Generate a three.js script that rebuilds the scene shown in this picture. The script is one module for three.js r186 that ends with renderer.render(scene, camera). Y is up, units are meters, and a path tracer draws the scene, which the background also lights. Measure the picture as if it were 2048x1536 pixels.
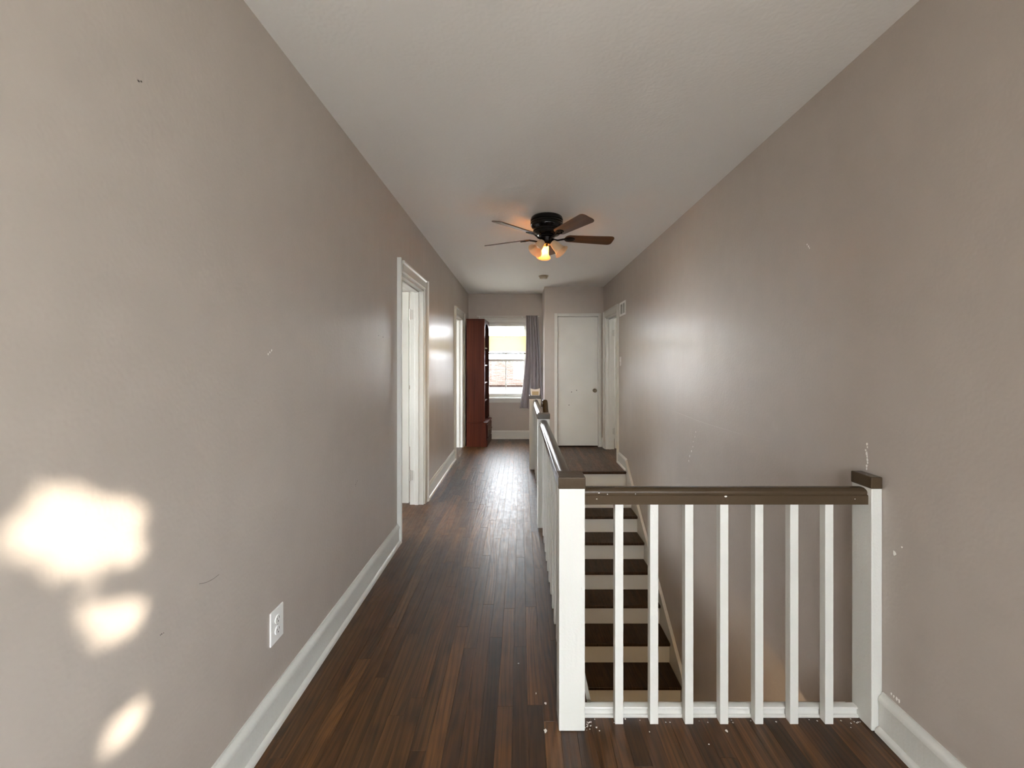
import * as THREE from 'three';
import { mergeGeometries, toCreasedNormals } from 'three/addons/utils/BufferGeometryUtils.js';
import { RoundedBoxGeometry } from 'three/addons/geometries/RoundedBoxGeometry.js';

// ------------------------------------------------------------------ camera, sky, sun, exposure
const scene = new THREE.Scene();
const EYE = 1.306, F = 870;
const camera = new THREE.PerspectiveCamera(2 * Math.atan(768 / F) * 180 / Math.PI, 2048 / 1536, 0.05, 300);
camera.position.set(0, EYE, 0);
camera.lookAt(0, EYE, -10);
camera.setViewOffset(2048, 1536, -17, 44, 2048, 1536);       // shifted lens: level camera, horizon above the middle
const renderer = new THREE.WebGLRenderer({ antialias: true });
renderer.toneMapping = THREE.LinearToneMapping;
renderer.toneMappingExposure = 4.0;
renderer.shadowMap.enabled = true;
scene.background = new THREE.Color().setRGB(0.90, 0.95, 1.0);
scene.backgroundIntensity = 7.5;
const SUN_EL = 17 * Math.PI / 180;
const SUN = new THREE.Vector3(0.758 * Math.cos(SUN_EL), Math.sin(SUN_EL), 0.653 * Math.cos(SUN_EL)).normalize();
const sun = new THREE.DirectionalLight(new THREE.Color().setRGB(1.0, 0.90, 0.74), 3.6);
sun.position.copy(SUN).multiplyScalar(20);
sun.target.position.set(0, 0, 0);
sun.castShadow = true;
sun.shadow.radius = 1.4;
sun.shadow.mapSize.set(4096, 4096);
Object.assign(sun.shadow.camera, { left: -12, right: 12, top: 12, bottom: -12, near: 0.5, far: 60 });
scene.add(sun, sun.target);

// ------------------------------------------------------------------ dimensions (metres; z = -distance from the eye)
const XL = -0.888, XR = 1.28, CEIL = 2.466, ZFAR = -7.40, ZCLO = -6.70, XCLO = 0.37, ZEND = 2.2;
const SW0 = 0.255, SWN = -1.66, SWF = -5.17;                   // stairwell hole: x from, z near, z far

// ------------------------------------------------------------------ helpers
let seed = 12345;
function rnd() { seed |= 0; seed = seed + 0x6D2B79F5 | 0; let t = Math.imul(seed ^ seed >>> 15, 1 | seed); t = t + Math.imul(t ^ t >>> 7, 61 | t) ^ t; return ((t ^ t >>> 14) >>> 0) / 4294967296; }
const rr = (a, b) => a + (b - a) * rnd();
const taken = {};
function numbered(n) { if (!(n in taken)) { taken[n] = 0; return n; } taken[n]++; return n + '_' + String(taken[n]).padStart(3, '0'); }
function uvMetres(g) {                                          // texture coordinates in metres, from the side a face looks to
  if (g.index) g = g.toNonIndexed();
  const p = g.attributes.position, n = g.attributes.normal, uv = new Float32Array(p.count * 2);
  for (let i = 0; i < p.count; i += 3) {
    let ax = 0, ay = 0, az = 0;
    for (let k = 0; k < 3; k++) { ax += n.getX(i + k); ay += n.getY(i + k); az += n.getZ(i + k); }
    ax = Math.abs(ax); ay = Math.abs(ay); az = Math.abs(az);
    for (let k = 0; k < 3; k++) {
      const x = p.getX(i + k), y = p.getY(i + k), z = p.getZ(i + k);
      const [u, v] = ax >= ay && ax >= az ? [z, y] : ay >= az ? [x, z] : [x, y];
      uv[(i + k) * 2] = u; uv[(i + k) * 2 + 1] = v;
    }
  }
  g.setAttribute('uv', new THREE.BufferAttribute(uv, 2));
  for (const k of Object.keys(g.attributes)) if (!['position', 'normal', 'uv', 'color'].includes(k)) g.deleteAttribute(k);
  return g;
}
const bx = (x0, x1, y0, y1, z0, z1) => { const g = new THREE.BoxGeometry(Math.abs(x1 - x0), Math.abs(y1 - y0), Math.abs(z1 - z0)); g.translate((x0 + x1) / 2, (y0 + y1) / 2, (z0 + z1) / 2); return uvMetres(g); };
const rb = (x0, x1, y0, y1, z0, z1, r = 0.004, s = 2) => { const g = new RoundedBoxGeometry(Math.abs(x1 - x0), Math.abs(y1 - y0), Math.abs(z1 - z0), s, r); g.translate((x0 + x1) / 2, (y0 + y1) / 2, (z0 + z1) / 2); return uvMetres(g); };
const cyl = (r0, r1, h, x, y, z, seg = 24) => { const g = new THREE.CylinderGeometry(r0, r1, h, seg); g.translate(x, y, z); return uvMetres(g); };
function extrude(points, depth, bevel = 0) {                     // outline in x,y drawn out along +z
  const g = new THREE.ExtrudeGeometry(points instanceof THREE.Shape ? points : new THREE.Shape(points.map(([a, b]) => new THREE.Vector2(a, b))), { depth, bevelEnabled: bevel > 0, bevelSize: bevel, bevelThickness: bevel, bevelSegments: 2, curveSegments: 12 });
  return g;
}
// profile in (outwards, up) run between two ends; dir 'x' or 'z'
function run(profile, a, b, place) {
  let g = extrude(profile, b - a); g.translate(0, 0, a); g = toCreasedNormals(g, 0.6); g.applyMatrix4(place); return uvMetres(g);
}
const M4 = (...rows) => new THREE.Matrix4().set(...rows);
// outward +x, up +y, run along z
const ALONG_Z_OUT_PX = (x) => M4(1, 0, 0, x, 0, 1, 0, 0, 0, 0, 1, 0, 0, 0, 0, 1);
const ALONG_Z_OUT_NX = (x) => M4(-1, 0, 0, x, 0, 1, 0, 0, 0, 0, -1, 0, 0, 0, 0, 1);    // run coordinate is -z
const ALONG_X_OUT_PZ = (z) => M4(0, 0, -1, 0, 0, 1, 0, 0, 1, 0, 0, z, 0, 0, 0, 1);      // run coordinate is -x
function mesh(name, geos, mat, parent) {
  const list = (Array.isArray(geos) ? geos : [geos]).map((g) => (g.index ? g.toNonIndexed() : g));
  const m = new THREE.Mesh(list.length > 1 ? mergeGeometries(list) : list[0], mat);
  m.name = parent ? name : numbered(name); m.castShadow = m.receiveShadow = true;
  (parent || scene).add(m); return m;
}
function struct(name, geos, mat, label) { const m = mesh(name, geos, mat); m.userData = { kind: 'structure', ...(label ? { label, category: name.split('_')[0] } : {}) }; return m; }
function sgroup(name, label, category) { const g = new THREE.Group(); g.name = numbered(name); g.userData = { kind: 'structure', label, category }; scene.add(g); return g; }
function thing(name, label, category, pos = [0, 0, 0], turn = 0, group) {
  const g = new THREE.Group(); g.name = numbered(name); g.position.set(...pos); g.rotation.y = turn; g.userData = { label, category }; if (group) g.userData.group = group; scene.add(g); return g;
}
function tag(o, label, category, group) { o.userData = { label, category, ...(group ? { group } : {}) }; return o; }

// ------------------------------------------------------------------ noise and textures
const HASH = new Float32Array(65536); for (let i = 0; i < 65536; i++) HASH[i] = rnd();
const hsh = (x, y, px, py) => HASH[(((x % px + px) % px) * 157 + ((y % py + py) % py) * 8713) & 65535];
function noise(x, y, px, py) {                                   // value noise that repeats every px, py cells
  const xi = Math.floor(x), yi = Math.floor(y), fx = x - xi, fy = y - yi, u = fx * fx * (3 - 2 * fx), v = fy * fy * (3 - 2 * fy);
  const a = hsh(xi, yi, px, py), b = hsh(xi + 1, yi, px, py), c = hsh(xi, yi + 1, px, py), d = hsh(xi + 1, yi + 1, px, py);
  return a + (b - a) * u + (c - a) * v + (a - b - c + d) * u * v;
}
function tex(w, h, fn, srgb, sizeU, sizeV) {
  const d = new Uint8Array(w * h * 4);
  for (let y = 0; y < h; y++) for (let x = 0; x < w; x++) { const c = fn(x / w, y / h); const i = (y * w + x) * 4; for (let k = 0; k < 3; k++) d[i + k] = Math.max(0, Math.min(255, Math.round((c.length ? c[k] : c) * 255))); d[i + 3] = 255; }
  const t = new THREE.DataTexture(d, w, h); t.wrapS = t.wrapT = THREE.RepeatWrapping; t.magFilter = THREE.LinearFilter; t.minFilter = THREE.LinearMipmapLinearFilter; t.generateMipmaps = true;
  if (srgb) t.colorSpace = THREE.SRGBColorSpace; t.repeat.set(1 / sizeU, 1 / sizeV); t.needsUpdate = true; return t;
}
// painted plaster: fine roller stipple with long vertical brush and drywall-knife streaks
const wallBump = tex(1024, 1024, (u, v) => 0.45 * noise(u * 210, v * 170, 210, 170) + 0.25 * noise(u * 90, v * 30, 90, 30) + 0.3 * noise(u * 26, v * 3, 26, 3), false, 1.4, 1.4);
const wallRough = tex(512, 512, (u, v) => 0.80 + 0.13 * noise(u * 40, v * 6, 40, 6) + 0.10 * noise(u * 9, v * 7, 9, 7), false, 1.9, 2.3);
const wallTone = tex(512, 512, (u, v) => { const n = 0.965 + 0.02 * noise(u * 5, v * 4, 5, 4) + 0.02 * noise(u * 37, v * 33, 37, 33); return [n, n, n]; }, true, 2.7, 2.3);
const ceilBump = tex(512, 512, (u, v) => 0.5 * noise(u * 120, v * 120, 120, 120) + 0.5 * noise(u * 12, v * 9, 12, 9), false, 1.2, 1.2);
const paintBump = tex(512, 512, (u, v) => 0.5 * noise(u * 60, v * 8, 60, 8) + 0.5 * noise(u * 110, v * 90, 110, 90), false, 0.5, 0.5);
const paintTone = tex(512, 512, (u, v) => { const s = noise(u * 46, v * 52, 46, 52); const n = 0.97 + 0.03 * noise(u * 7, v * 6, 7, 6) - (s > 0.985 ? 0.06 : 0); return [n, n * 0.998, n * 0.985]; }, true, 0.9, 0.9);
// oak: long grain streaks, pores and cathedral arches; u across, v along the board
function oak(u, v) {
  const warp = noise(u * 8, v * 3, 8, 3) * 1.4;
  const ring = 0.5 + 0.5 * Math.sin((u * 34 + warp * 4 + noise(u * 4, v * 5, 4, 5) * 6) * 3.0);
  const pore = noise(u * 300, v * 16, 300, 16), streak = noise(u * 110, v * 5, 110, 5), broad = noise(u * 14, v * 3, 14, 3);
  return { ring, pore, streak, broad };
}
const oakTone = tex(1024, 1024, (u, v) => { const o = oak(u, v); const blot = noise(u * 13, v * 22, 13, 22), n = 0.43 - 0.16 * Math.max(0, blot - 0.55) / 0.45 + 0.22 * o.streak + 0.22 * o.broad + 0.17 * (1 - o.ring * o.ring) - (o.pore > 0.7 ? 0.20 * (o.pore - 0.7) / 0.3 : 0) ; return [n * 1.06, n * 0.99, n * 0.86]; }, true, 0.42, 2.1);
const oakBump = tex(1024, 1024, (u, v) => { const o = oak(u, v); return 0.35 + 0.22 * o.streak + 0.2 * o.ring + 0.05 * noise(u * 30, v * 60, 30, 60) - 0.25 * Math.max(0, o.pore - 0.6); }, false, 0.42, 2.1);
const oakRough = tex(512, 512, (u, v) => 0.74 + 0.20 * noise(u * 30, v * 44, 30, 44) + 0.10 * noise(u * 90, v * 12, 90, 12), false, 0.55, 1.3);
const cherryTone = tex(512, 512, (u, v) => { const n = 0.55 + 0.25 * noise(u * 60, v * 4, 60, 4) + 0.2 * noise(u * 9, v * 3, 9, 3); return [n, n * 0.95, n * 0.9]; }, true, 0.35, 1.4);
const fabricBump = tex(256, 256, (u, v) => 0.5 + 0.25 * Math.sin(u * Math.PI * 2 * 64) + 0.25 * Math.sin(v * Math.PI * 2 * 64), false, 0.08, 0.08);

const lin = (r, g, b) => new THREE.Color().setRGB(r, g, b);
const std = (name, o) => { const m = new THREE.MeshStandardMaterial(o); m.name = name; return m; };
const phys = (name, o) => { const m = new THREE.MeshPhysicalMaterial(o); m.name = name; return m; };
const MAT = {
  wall: std('taupe_satin_paint', { color: lin(0.44, 0.388, 0.342), map: wallTone, roughness: 0.38, roughnessMap: wallRough, bumpMap: wallBump, bumpScale: 0.0007 }),
  ceiling: std('ceiling_paint', { color: lin(0.84, 0.835, 0.825), roughness: 0.75, bumpMap: ceilBump, bumpScale: 0.0012 }),
  white: std('white_trim_paint', { color: lin(0.63, 0.63, 0.61), map: paintTone, roughness: 0.36, bumpMap: paintBump, bumpScale: 0.0005 }),
  brownPaint: phys('brown_gloss_paint', { color: lin(0.060, 0.041, 0.024), roughness: 0.22, specularIntensity: 0.5, bumpMap: paintBump, bumpScale: 0.0004 }),
  sub: std('subfloor', { color: lin(0.03, 0.02, 0.014), roughness: 0.8 }),
  plaster: std('side_room_paint', { color: lin(0.62, 0.60, 0.56), roughness: 0.8 }),
  tread: phys('dark_stained_tread', { color: lin(0.055, 0.030, 0.016), map: oakTone, roughness: 0.48, specularIntensity: 0.5, roughnessMap: oakRough, bumpMap: oakBump, bumpScale: 0.0006 }),
  glass: phys('window_glass', { color: 0xffffff, roughness: 0, transmission: 1, thickness: 0, ior: 1.45 }),
  black: phys('black_enamel', { color: lin(0.006, 0.006, 0.007), roughness: 0.24, specularIntensity: 0.6 }),
  bronze: std('dark_bronze', { color: lin(0.20, 0.16, 0.11), roughness: 0.32, metalness: 0.9 }),
  steel: std('painted_hinge_metal', { color: lin(0.50, 0.49, 0.46), roughness: 0.38, metalness: 0.6 }),
  plastic: std('white_plastic', { color: lin(0.80, 0.80, 0.78), roughness: 0.35 }),
  slot: std('dark_slot', { color: lin(0.02, 0.02, 0.02), roughness: 0.7 }),
  cherry: phys('cherry_veneer', { color: lin(0.070, 0.016, 0.007), map: cherryTone, roughness: 0.40, specularIntensity: 0.22 }),
  blade: std('walnut_blade', { color: lin(0.16, 0.075, 0.032), map: cherryTone, roughness: 0.34 }),
  chip: std('bare_plaster', { color: lin(0.86, 0.84, 0.80), roughness: 0.9 }),
  scuff: std('dark_scuff', { color: lin(0.06, 0.05, 0.045), roughness: 0.8 }),
};
const PLANKS = [[0.126, 0.060, 0.023], [0.104, 0.048, 0.018], [0.158, 0.078, 0.031], [0.080, 0.037, 0.014], [0.116, 0.060, 0.026], [0.052, 0.025, 0.010]].map((c, i) =>
  std('oak_board_' + i, { color: lin(...c), map: oakTone, roughness: 0.46, roughnessMap: oakRough, bumpMap: oakBump, bumpScale: 0.0008 }));

// ------------------------------------------------------------------ room shell
const T = 0.12, OUTL = -3.6, OUTR = 3.2, ZB = -7.55;
const DOORH = 1.97;
// left wall with two door openings
struct('wall_left', [
  bx(XL - T, XL, -0.02, CEIL, -3.22, ZEND), bx(XL - T, XL, DOORH, CEIL, -4.00, -3.22), bx(XL - T, XL, -0.02, CEIL, -5.90, -4.00),
  bx(XL - T, XL, DOORH, CEIL, -6.67, -5.90), bx(XL - T, XL, -0.02, CEIL, ZFAR, -6.67)], MAT.wall);
// right wall goes down into the stairwell; a door near its far end and a window behind the camera
const W2 = { z0: 0.45, z1: 2.0, y0: 0.50, y1: 2.24 };
struct('wall_right', [
  bx(XR, XR + T, -2.72, CEIL, -5.74, W2.z0), bx(XR, XR + T, -2.72, W2.y0, W2.z0, W2.z1), bx(XR, XR + T, W2.y1, CEIL, W2.z0, W2.z1), bx(XR, XR + T, -2.72, CEIL, W2.z1, ZEND),
  bx(XR, XR + T, DOORH, CEIL, -6.53, -5.74), bx(XR, XR + T, -2.72, -0.02, -6.53, -5.74), bx(XR, XR + T, -2.72, CEIL, ZFAR, -6.53)], MAT.wall);
// far wall with the window
const W1 = { x0: -0.62, x1: 0.12, y0: 0.70, y1: 1.97 };
struct('wall_far', [bx(OUTL, W1.x0, -0.3, CEIL, ZB, ZFAR), bx(W1.x0, W1.x1, -0.3, W1.y0, ZB, ZFAR), bx(W1.x0, W1.x1, W1.y1, CEIL, ZB, ZFAR), bx(W1.x1, XR + T, -0.3, CEIL, ZB, ZFAR)], MAT.wall);
// closet box in the far right corner
struct('wall_closet', [bx(XCLO, 0.571, 0, CEIL, ZCLO - 0.1, ZCLO), bx(0.571, 1.195, 2.006, CEIL, ZCLO - 0.1, ZCLO), bx(1.195, XR, 0, CEIL, ZCLO - 0.1, ZCLO), bx(XCLO, XCLO + 0.1, 0, CEIL, ZFAR, ZCLO - 0.1)], MAT.wall);
// end wall behind the camera with a wide window
const W3 = { x0: -0.32, x1: 0.74, y0: 0.60, y1: 2.20 };
struct('wall_near', [bx(XL - T, W3.x0, -0.3, CEIL, ZEND, ZEND + 0.15), bx(W3.x0, W3.x1, -0.3, W3.y0, ZEND, ZEND + 0.15), bx(W3.x0, W3.x1, W3.y1, CEIL, ZEND, ZEND + 0.15), bx(W3.x1, XR + T, -0.3, CEIL, ZEND, ZEND + 0.15)], MAT.wall);
struct('ceiling', [bx(XL - T, XR + T, CEIL, CEIL + 0.14, ZB, ZEND + 0.15), bx(OUTL - T, XL - T, CEIL, CEIL + 0.14, ZB, -2.38), bx(XR + T, OUTR + T, CEIL, CEIL + 0.14, ZB, -4.9)], MAT.ceiling);
// rooms behind the open doors
struct('wall_left_bedroom', [bx(OUTL - T, OUTL, -0.3, CEIL, -3.1, -2.38), bx(OUTL - T, OUTL, -0.3, 0.7, -5.3, -3.1), bx(OUTL - T, OUTL, 2.2, CEIL, -5.3, -3.1), bx(OUTL - T, OUTL, -0.3, CEIL, ZB, -5.3), bx(OUTL, XL - T, -0.25, CEIL, -2.5, -2.38)], MAT.plaster);
struct('wall_right_room', [bx(OUTR, OUTR + T, -0.3, CEIL, ZB, -4.9), bx(XR + T, OUTR, -0.3, CEIL, -5.02, -4.9), bx(XR + T, 2.1, -0.3, CEIL, ZB, ZFAR), bx(2.1, 3.0, -0.3, 0.9, ZB, ZFAR), bx(2.1, 3.0, 2.1, CEIL, ZB, ZFAR), bx(3.0, OUTR, -0.3, CEIL, ZB, ZFAR)], MAT.plaster);
// stairwell below the floor
struct('wall_stairwell', [bx(SW0 - 0.1, SW0, -2.72, -0.25, SWF - 0.1, -0.7), bx(SW0 - 0.1, XR, -2.72, -0.25, -0.8, -0.7), bx(SW0 - 0.1, XR, -2.72, -0.25, SWF - 0.2, SWF - 0.1)], MAT.wall);
struct('floor_lower', bx(SW0 - 0.1, XR, -2.8, -2.70, SWF - 0.1, -0.7), MAT.tread);

// floor: slab with the hole for the stairs, boards on top
const floor = struct('floor', [
  bx(XL - T, SW0, -0.25, -0.013, ZB, ZEND), bx(SW0, XR, -0.25, -0.013, SWN, ZEND), bx(SW0, XR, -0.25, -0.013, ZB, SWF - 0.05)], MAT.sub);
mesh('side_room_floor', [bx(OUTL, XL - T, -0.25, 0, ZB, -2.5), bx(XL - T, XL - 0.001, -0.013, 0, -4.0, -3.22), bx(XL - T, XL - 0.001, -0.013, 0, -6.67, -5.9), bx(XR + T, OUTR, -0.25, 0, ZB, -4.9), bx(XR + 0.001, XR + T, -0.02, 0, -6.53, -5.74)], PLANKS[1], floor);
function plankGeo(x0, x1, z0, z1) {
  const c = 0.0004, g0 = 0.00012, y = rr(-0.0001, 0.0001), yb = y - 0.0008;
  x0 += g0; x1 -= g0; z0 += g0; z1 -= g0;
  const o = [[x0, yb, z0], [x1, yb, z0], [x1, yb, z1], [x0, yb, z1]], t = [[x0 + c, y, z0 + c], [x1 - c, y, z0 + c], [x1 - c, y, z1 - c], [x0 + c, y, z1 - c]];
  const b = o.map(([x, , z]) => [x, -0.013, z]);
  const q = (a, bb, cc, d) => [a, cc, bb, a, d, cc];
  const v = [...q(t[0], t[1], t[2], t[3])];
  for (let i = 0; i < 4; i++) { const j = (i + 1) % 4; v.push(...q(o[i], o[j], t[j], t[i]), ...q(b[i], b[j], o[j], o[i])); }
  const g = new THREE.BufferGeometry(); g.setAttribute('position', new THREE.Float32BufferAttribute(v.flat(), 3));
  g.computeVertexNormals();
  const du = rr(0, 3), dv = rr(0, 5), uv = []; for (const p of v) uv.push(p[0] + du, p[2] + dv);
  g.setAttribute('uv', new THREE.Float32BufferAttribute(uv, 2)); return g;
}
{
  const behind = PLANKS.map(() => []);
  const BW = 0.0572; let n = 0;
  for (let x = XL; x < XR - 0.005; x += BW) {
    const x1 = Math.min(x + BW, XR);
    const cut = x + BW / 2 > SW0 - 0.02;
    const ranges = cut ? [[-SWN, -ZEND], [cut && x > XCLO ? -ZCLO : -ZFAR, -SWF]] : [[-ZFAR, -ZEND]];   // distances far, near
    for (const [far, near] of ranges) {
      let d = near + (near < 0 ? rr(-0.8, 0) : 0), first = true;
      if (!first) d = near;
      while (d < far - 0.01) {
        let e = d + rr(0.42, 1.35); if (far - e < 0.18) e = far;
        const a = Math.max(d, near), b = Math.min(e, far);
        if (b > a) {
          const k = Math.min(PLANKS.length - 1, Math.floor(Math.pow(rnd(), 1.25) * PLANKS.length));
          const g = plankGeo(x, x1, -b, -a);
          if (b < 1.3) behind[k].push(g); else { const m = mesh('plank', g, PLANKS[k], floor); n++; }
        }
        d = e;
      }
    }
  }
  behind.forEach((l, k) => { if (l.length) { const m = mesh('floorboards', l, PLANKS[k], floor); m.userData.kind = 'stuff'; } });
}

// ------------------------------------------------------------------ baseboards
const baseProfile = [[0, 0], [0.030, 0], [0.030, 0.008], [0.026, 0.016], [0.018, 0.021], [0.015, 0.022], [0.015, 0.108], [0.019, 0.112], [0.019, 0.118], [0.014, 0.128], [0.008, 0.134], [0.006, 0.142], [0, 0.142]];
struct('baseboard_left', [run(baseProfile, -3.13, ZEND, ALONG_Z_OUT_PX(XL)), run(baseProfile, -5.81, -4.09, ALONG_Z_OUT_PX(XL)), run(baseProfile, ZFAR, -6.76, ALONG_Z_OUT_PX(XL))], MAT.white);
struct('baseboard_right', [run(baseProfile, -ZEND, 1.535, ALONG_Z_OUT_NX(XR)), run(baseProfile, 5.21, 5.65, ALONG_Z_OUT_NX(XR))], MAT.white);
struct('baseboard_far', run(baseProfile, -XCLO, -XL, ALONG_X_OUT_PZ(ZFAR)), MAT.white);
struct('baseboard_closet', [run(baseProfile, -0.525, -XCLO, ALONG_X_OUT_PZ(ZCLO)), run(baseProfile, -XR, -1.240, ALONG_X_OUT_PZ(ZCLO)), run(baseProfile, -ZCLO, -ZFAR, ALONG_Z_OUT_NX(XCLO))], MAT.white);

// ------------------------------------------------------------------ door casings
const casingProfile = (w) => [[0, 0], [w, 0], [w, 0.027], [w - 0.004, 0.031], [w - 0.016, 0.031], [w - 0.020, 0.026], [w - 0.024, 0.020], [w - 0.030, 0.018], [0.012, 0.016], [0.006, 0.012], [0, 0.010]];   // (across, thickness)
// a leg or head: profile swept along a straight line with an origin, an 'across' axis, a 'thick' axis and a run axis
function sweep(profile, length, origin, across, thick, along) {
  let g = extrude(profile, length); g = toCreasedNormals(g, 0.5);
  const m = new THREE.Matrix4().makeBasis(new THREE.Vector3(...across), new THREE.Vector3(...thick), new THREE.Vector3(...along)); m.setPosition(...origin); g.applyMatrix4(m);
  if (m.determinant() < 0) { g = g.index ? g.toNonIndexed() : g; const p = g.attributes.position, nn = g.attributes.normal, t = new THREE.Vector3(), s = new THREE.Vector3(); for (let i = 0; i < p.count; i += 3) for (const at of [p, nn]) { t.fromBufferAttribute(at, i + 1); s.fromBufferAttribute(at, i + 2); at.setXYZ(i + 1, s.x, s.y, s.z); at.setXYZ(i + 2, t.x, t.y, t.z); } }
  return uvMetres(g);
}
function sideDoorTrim(name, label, wallX, side, d0, d1, w) {      // side +1: the hall lies towards +x from that wall
  const t = sgroup(name, label, 'door trim');
  const pr = casingProfile(w), h = DOORH;
  mesh('casing', sweep(pr, h + w, [wallX, 0, -d0], [0, 0, 1], [side, 0, 0], [0, 1, 0]), MAT.white, t);
  mesh('casing', sweep(pr, h + w, [wallX, 0, -d1], [0, 0, -1], [side, 0, 0], [0, 1, 0]), MAT.white, t);
  mesh('head_casing', sweep(pr, d1 - d0, [wallX, h, -d1], [0, 1, 0], [side, 0, 0], [0, 0, 1]), MAT.white, t);
  const xi = wallX, xo = wallX - side * (T + 0.004), a = Math.min(xi, xo), b = Math.max(xi, xo);
  mesh('jamb', bx(a, b, 0, h, -d0 - 0.019, -d0), MAT.white, t);
  mesh('jamb', bx(a, b, 0, h, -d1, -d1 + 0.019), MAT.white, t);
  mesh('head_jamb', bx(a, b, h - 0.019, h, -d1 + 0.019, -d0 - 0.019), MAT.white, t);
  const s0 = wallX - side * 0.042, s1 = wallX - side * 0.078, sa = Math.min(s0, s1), sb = Math.max(s0, s1);
  mesh('door_stop', rb(sa, sb, 0, h - 0.03, -d1 + 0.019, -d1 + 0.031, 0.003), MAT.white, t);
  mesh('door_stop', rb(sa, sb, 0, h - 0.03, -d0 - 0.031, -d0 - 0.019, 0.003), MAT.white, t);
  mesh('door_stop', rb(sa, sb, h - 0.031, h - 0.019, -d1 + 0.019, -d0 - 0.019, 0.003), MAT.white, t);
  return t;
}
sideDoorTrim('trim_1', 'white moulded casing around the nearest open doorway on the left wall', XL, 1, 3.22, 4.00, 0.09);
sideDoorTrim('trim_2', 'white casing around the left doorway beside the tall red bookcase', XL, 1, 5.90, 6.67, 0.09);
sideDoorTrim('trim_3', 'white casing around the right doorway under the wall vent', XR, -1, 5.74, 6.53, 0.09);
{
  const t = sgroup('trim_4', 'flat white casing around the closed closet door', 'door trim');
  const w = 0.048, pr = [[0, 0], [w, 0], [w, 0.016], [w - 0.004, 0.018], [0.004, 0.018], [0, 0.014]];
  mesh('casing', sweep(pr, 2.006 + w, [0.571, 0, ZCLO], [-1, 0, 0], [0, 0, 1], [0, 1, 0]), MAT.white, t);
  mesh('casing', sweep(pr, 2.006 + w, [1.195, 0, ZCLO], [1, 0, 0], [0, 0, 1], [0, 1, 0]), MAT.white, t);
  mesh('head_casing', sweep(pr, 0.624, [0.571, 2.006, ZCLO], [0, 1, 0], [0, 0, 1], [1, 0, 0]), MAT.white, t);
}
// ------------------------------------------------------------------ doors
function hinge(parent, x, y, z, alongX) {
  const g = [cyl(0.006, 0.006, 0.088, x, y, z, 12), cyl(0.0075, 0.0075, 0.006, x, y + 0.047, z, 12), cyl(0.0075, 0.0075, 0.006, x, y - 0.047, z, 12)];
  g.push(alongX > 0 ? bx(x, x + 0.026, y - 0.044, y + 0.044, z - 0.002, z + 0.004) : alongX < 0 ? bx(x - 0.026, x, y - 0.044, y + 0.044, z - 0.002, z + 0.004) : bx(x - 0.003, x + 0.003, y - 0.044, y + 0.044, z - 0.002, z + 0.002));
  mesh('hinge', g, MAT.steel, parent);
}
function knobGeo() { const pts = [[0.030, 0], [0.030, 0.004], [0.013, 0.008], [0.011, 0.024], [0.014, 0.030], [0.026, 0.040], [0.029, 0.050], [0.026, 0.060], [0.015, 0.066], [0, 0.067]]; return new THREE.LatheGeometry(pts.map(([a, b]) => new THREE.Vector2(a, b)), 28); }
function swungDoor(name, label, wallX, side, d1, W) {             // leaf swung into the side room, hinged at the far jamb
  const t = sgroup(name, label, 'door');
  const xh = wallX - side * (T + 0.018), x2 = xh - side * W, z = -d1 + 0.012;
  mesh('door_leaf', rb(Math.min(xh, x2), Math.max(xh, x2), 0.012, DOORH - 0.024, z - 0.035, z, 0.002), MAT.white, t);
  for (const y of [0.27, 1.74]) hinge(t, wallX - side * (T + 0.003), y, z + 0.010, side);
  const k = knobGeo(); k.rotateX(Math.PI / 2); k.translate(x2 + side * 0.06, 0.92, z); mesh('knob', uvMetres(k), MAT.bronze, t);
}
swungDoor('door_1', 'white door standing open inside the nearest left doorway', XL, 1, 4.00, 0.74);
swungDoor('door_2', 'white door standing open inside the left doorway beside the bookcase', XL, 1, 6.67, 0.73);
swungDoor('door_4', 'white door standing open inside the right doorway under the vent', XR, -1, 6.53, 0.75);
{
  const t = sgroup('door_3', 'closed plain white closet door with a small round knob', 'door');
  mesh('door_leaf', rb(0.575, 1.191, 0.018, 2.002, ZCLO - 0.030, ZCLO + 0.004, 0.002), MAT.white, t);
  const k = knobGeo(); k.rotateX(Math.PI / 2); k.translate(1.140, 0.868, ZCLO + 0.004); mesh('knob', uvMetres(k), MAT.bronze, t).userData.label = 'dark bronze round door knob';
  for (const y of [0.30, 1.72]) hinge(t, 0.573, y, ZCLO + 0.008, 0);
  for (const [px, py] of [[1143, 784], [1153, 780.5], [1138, 810]]) { const g = new THREE.CylinderGeometry(0.007, 0.006, 0.002, 9); g.rotateX(Math.PI / 2); g.translate((px - 1041) * 6.7 / F, EYE - (py - 724) * 6.7 / F, ZCLO + 0.0045); mesh('dent', uvMetres(g), MAT.scuff, t); }
}

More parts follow.
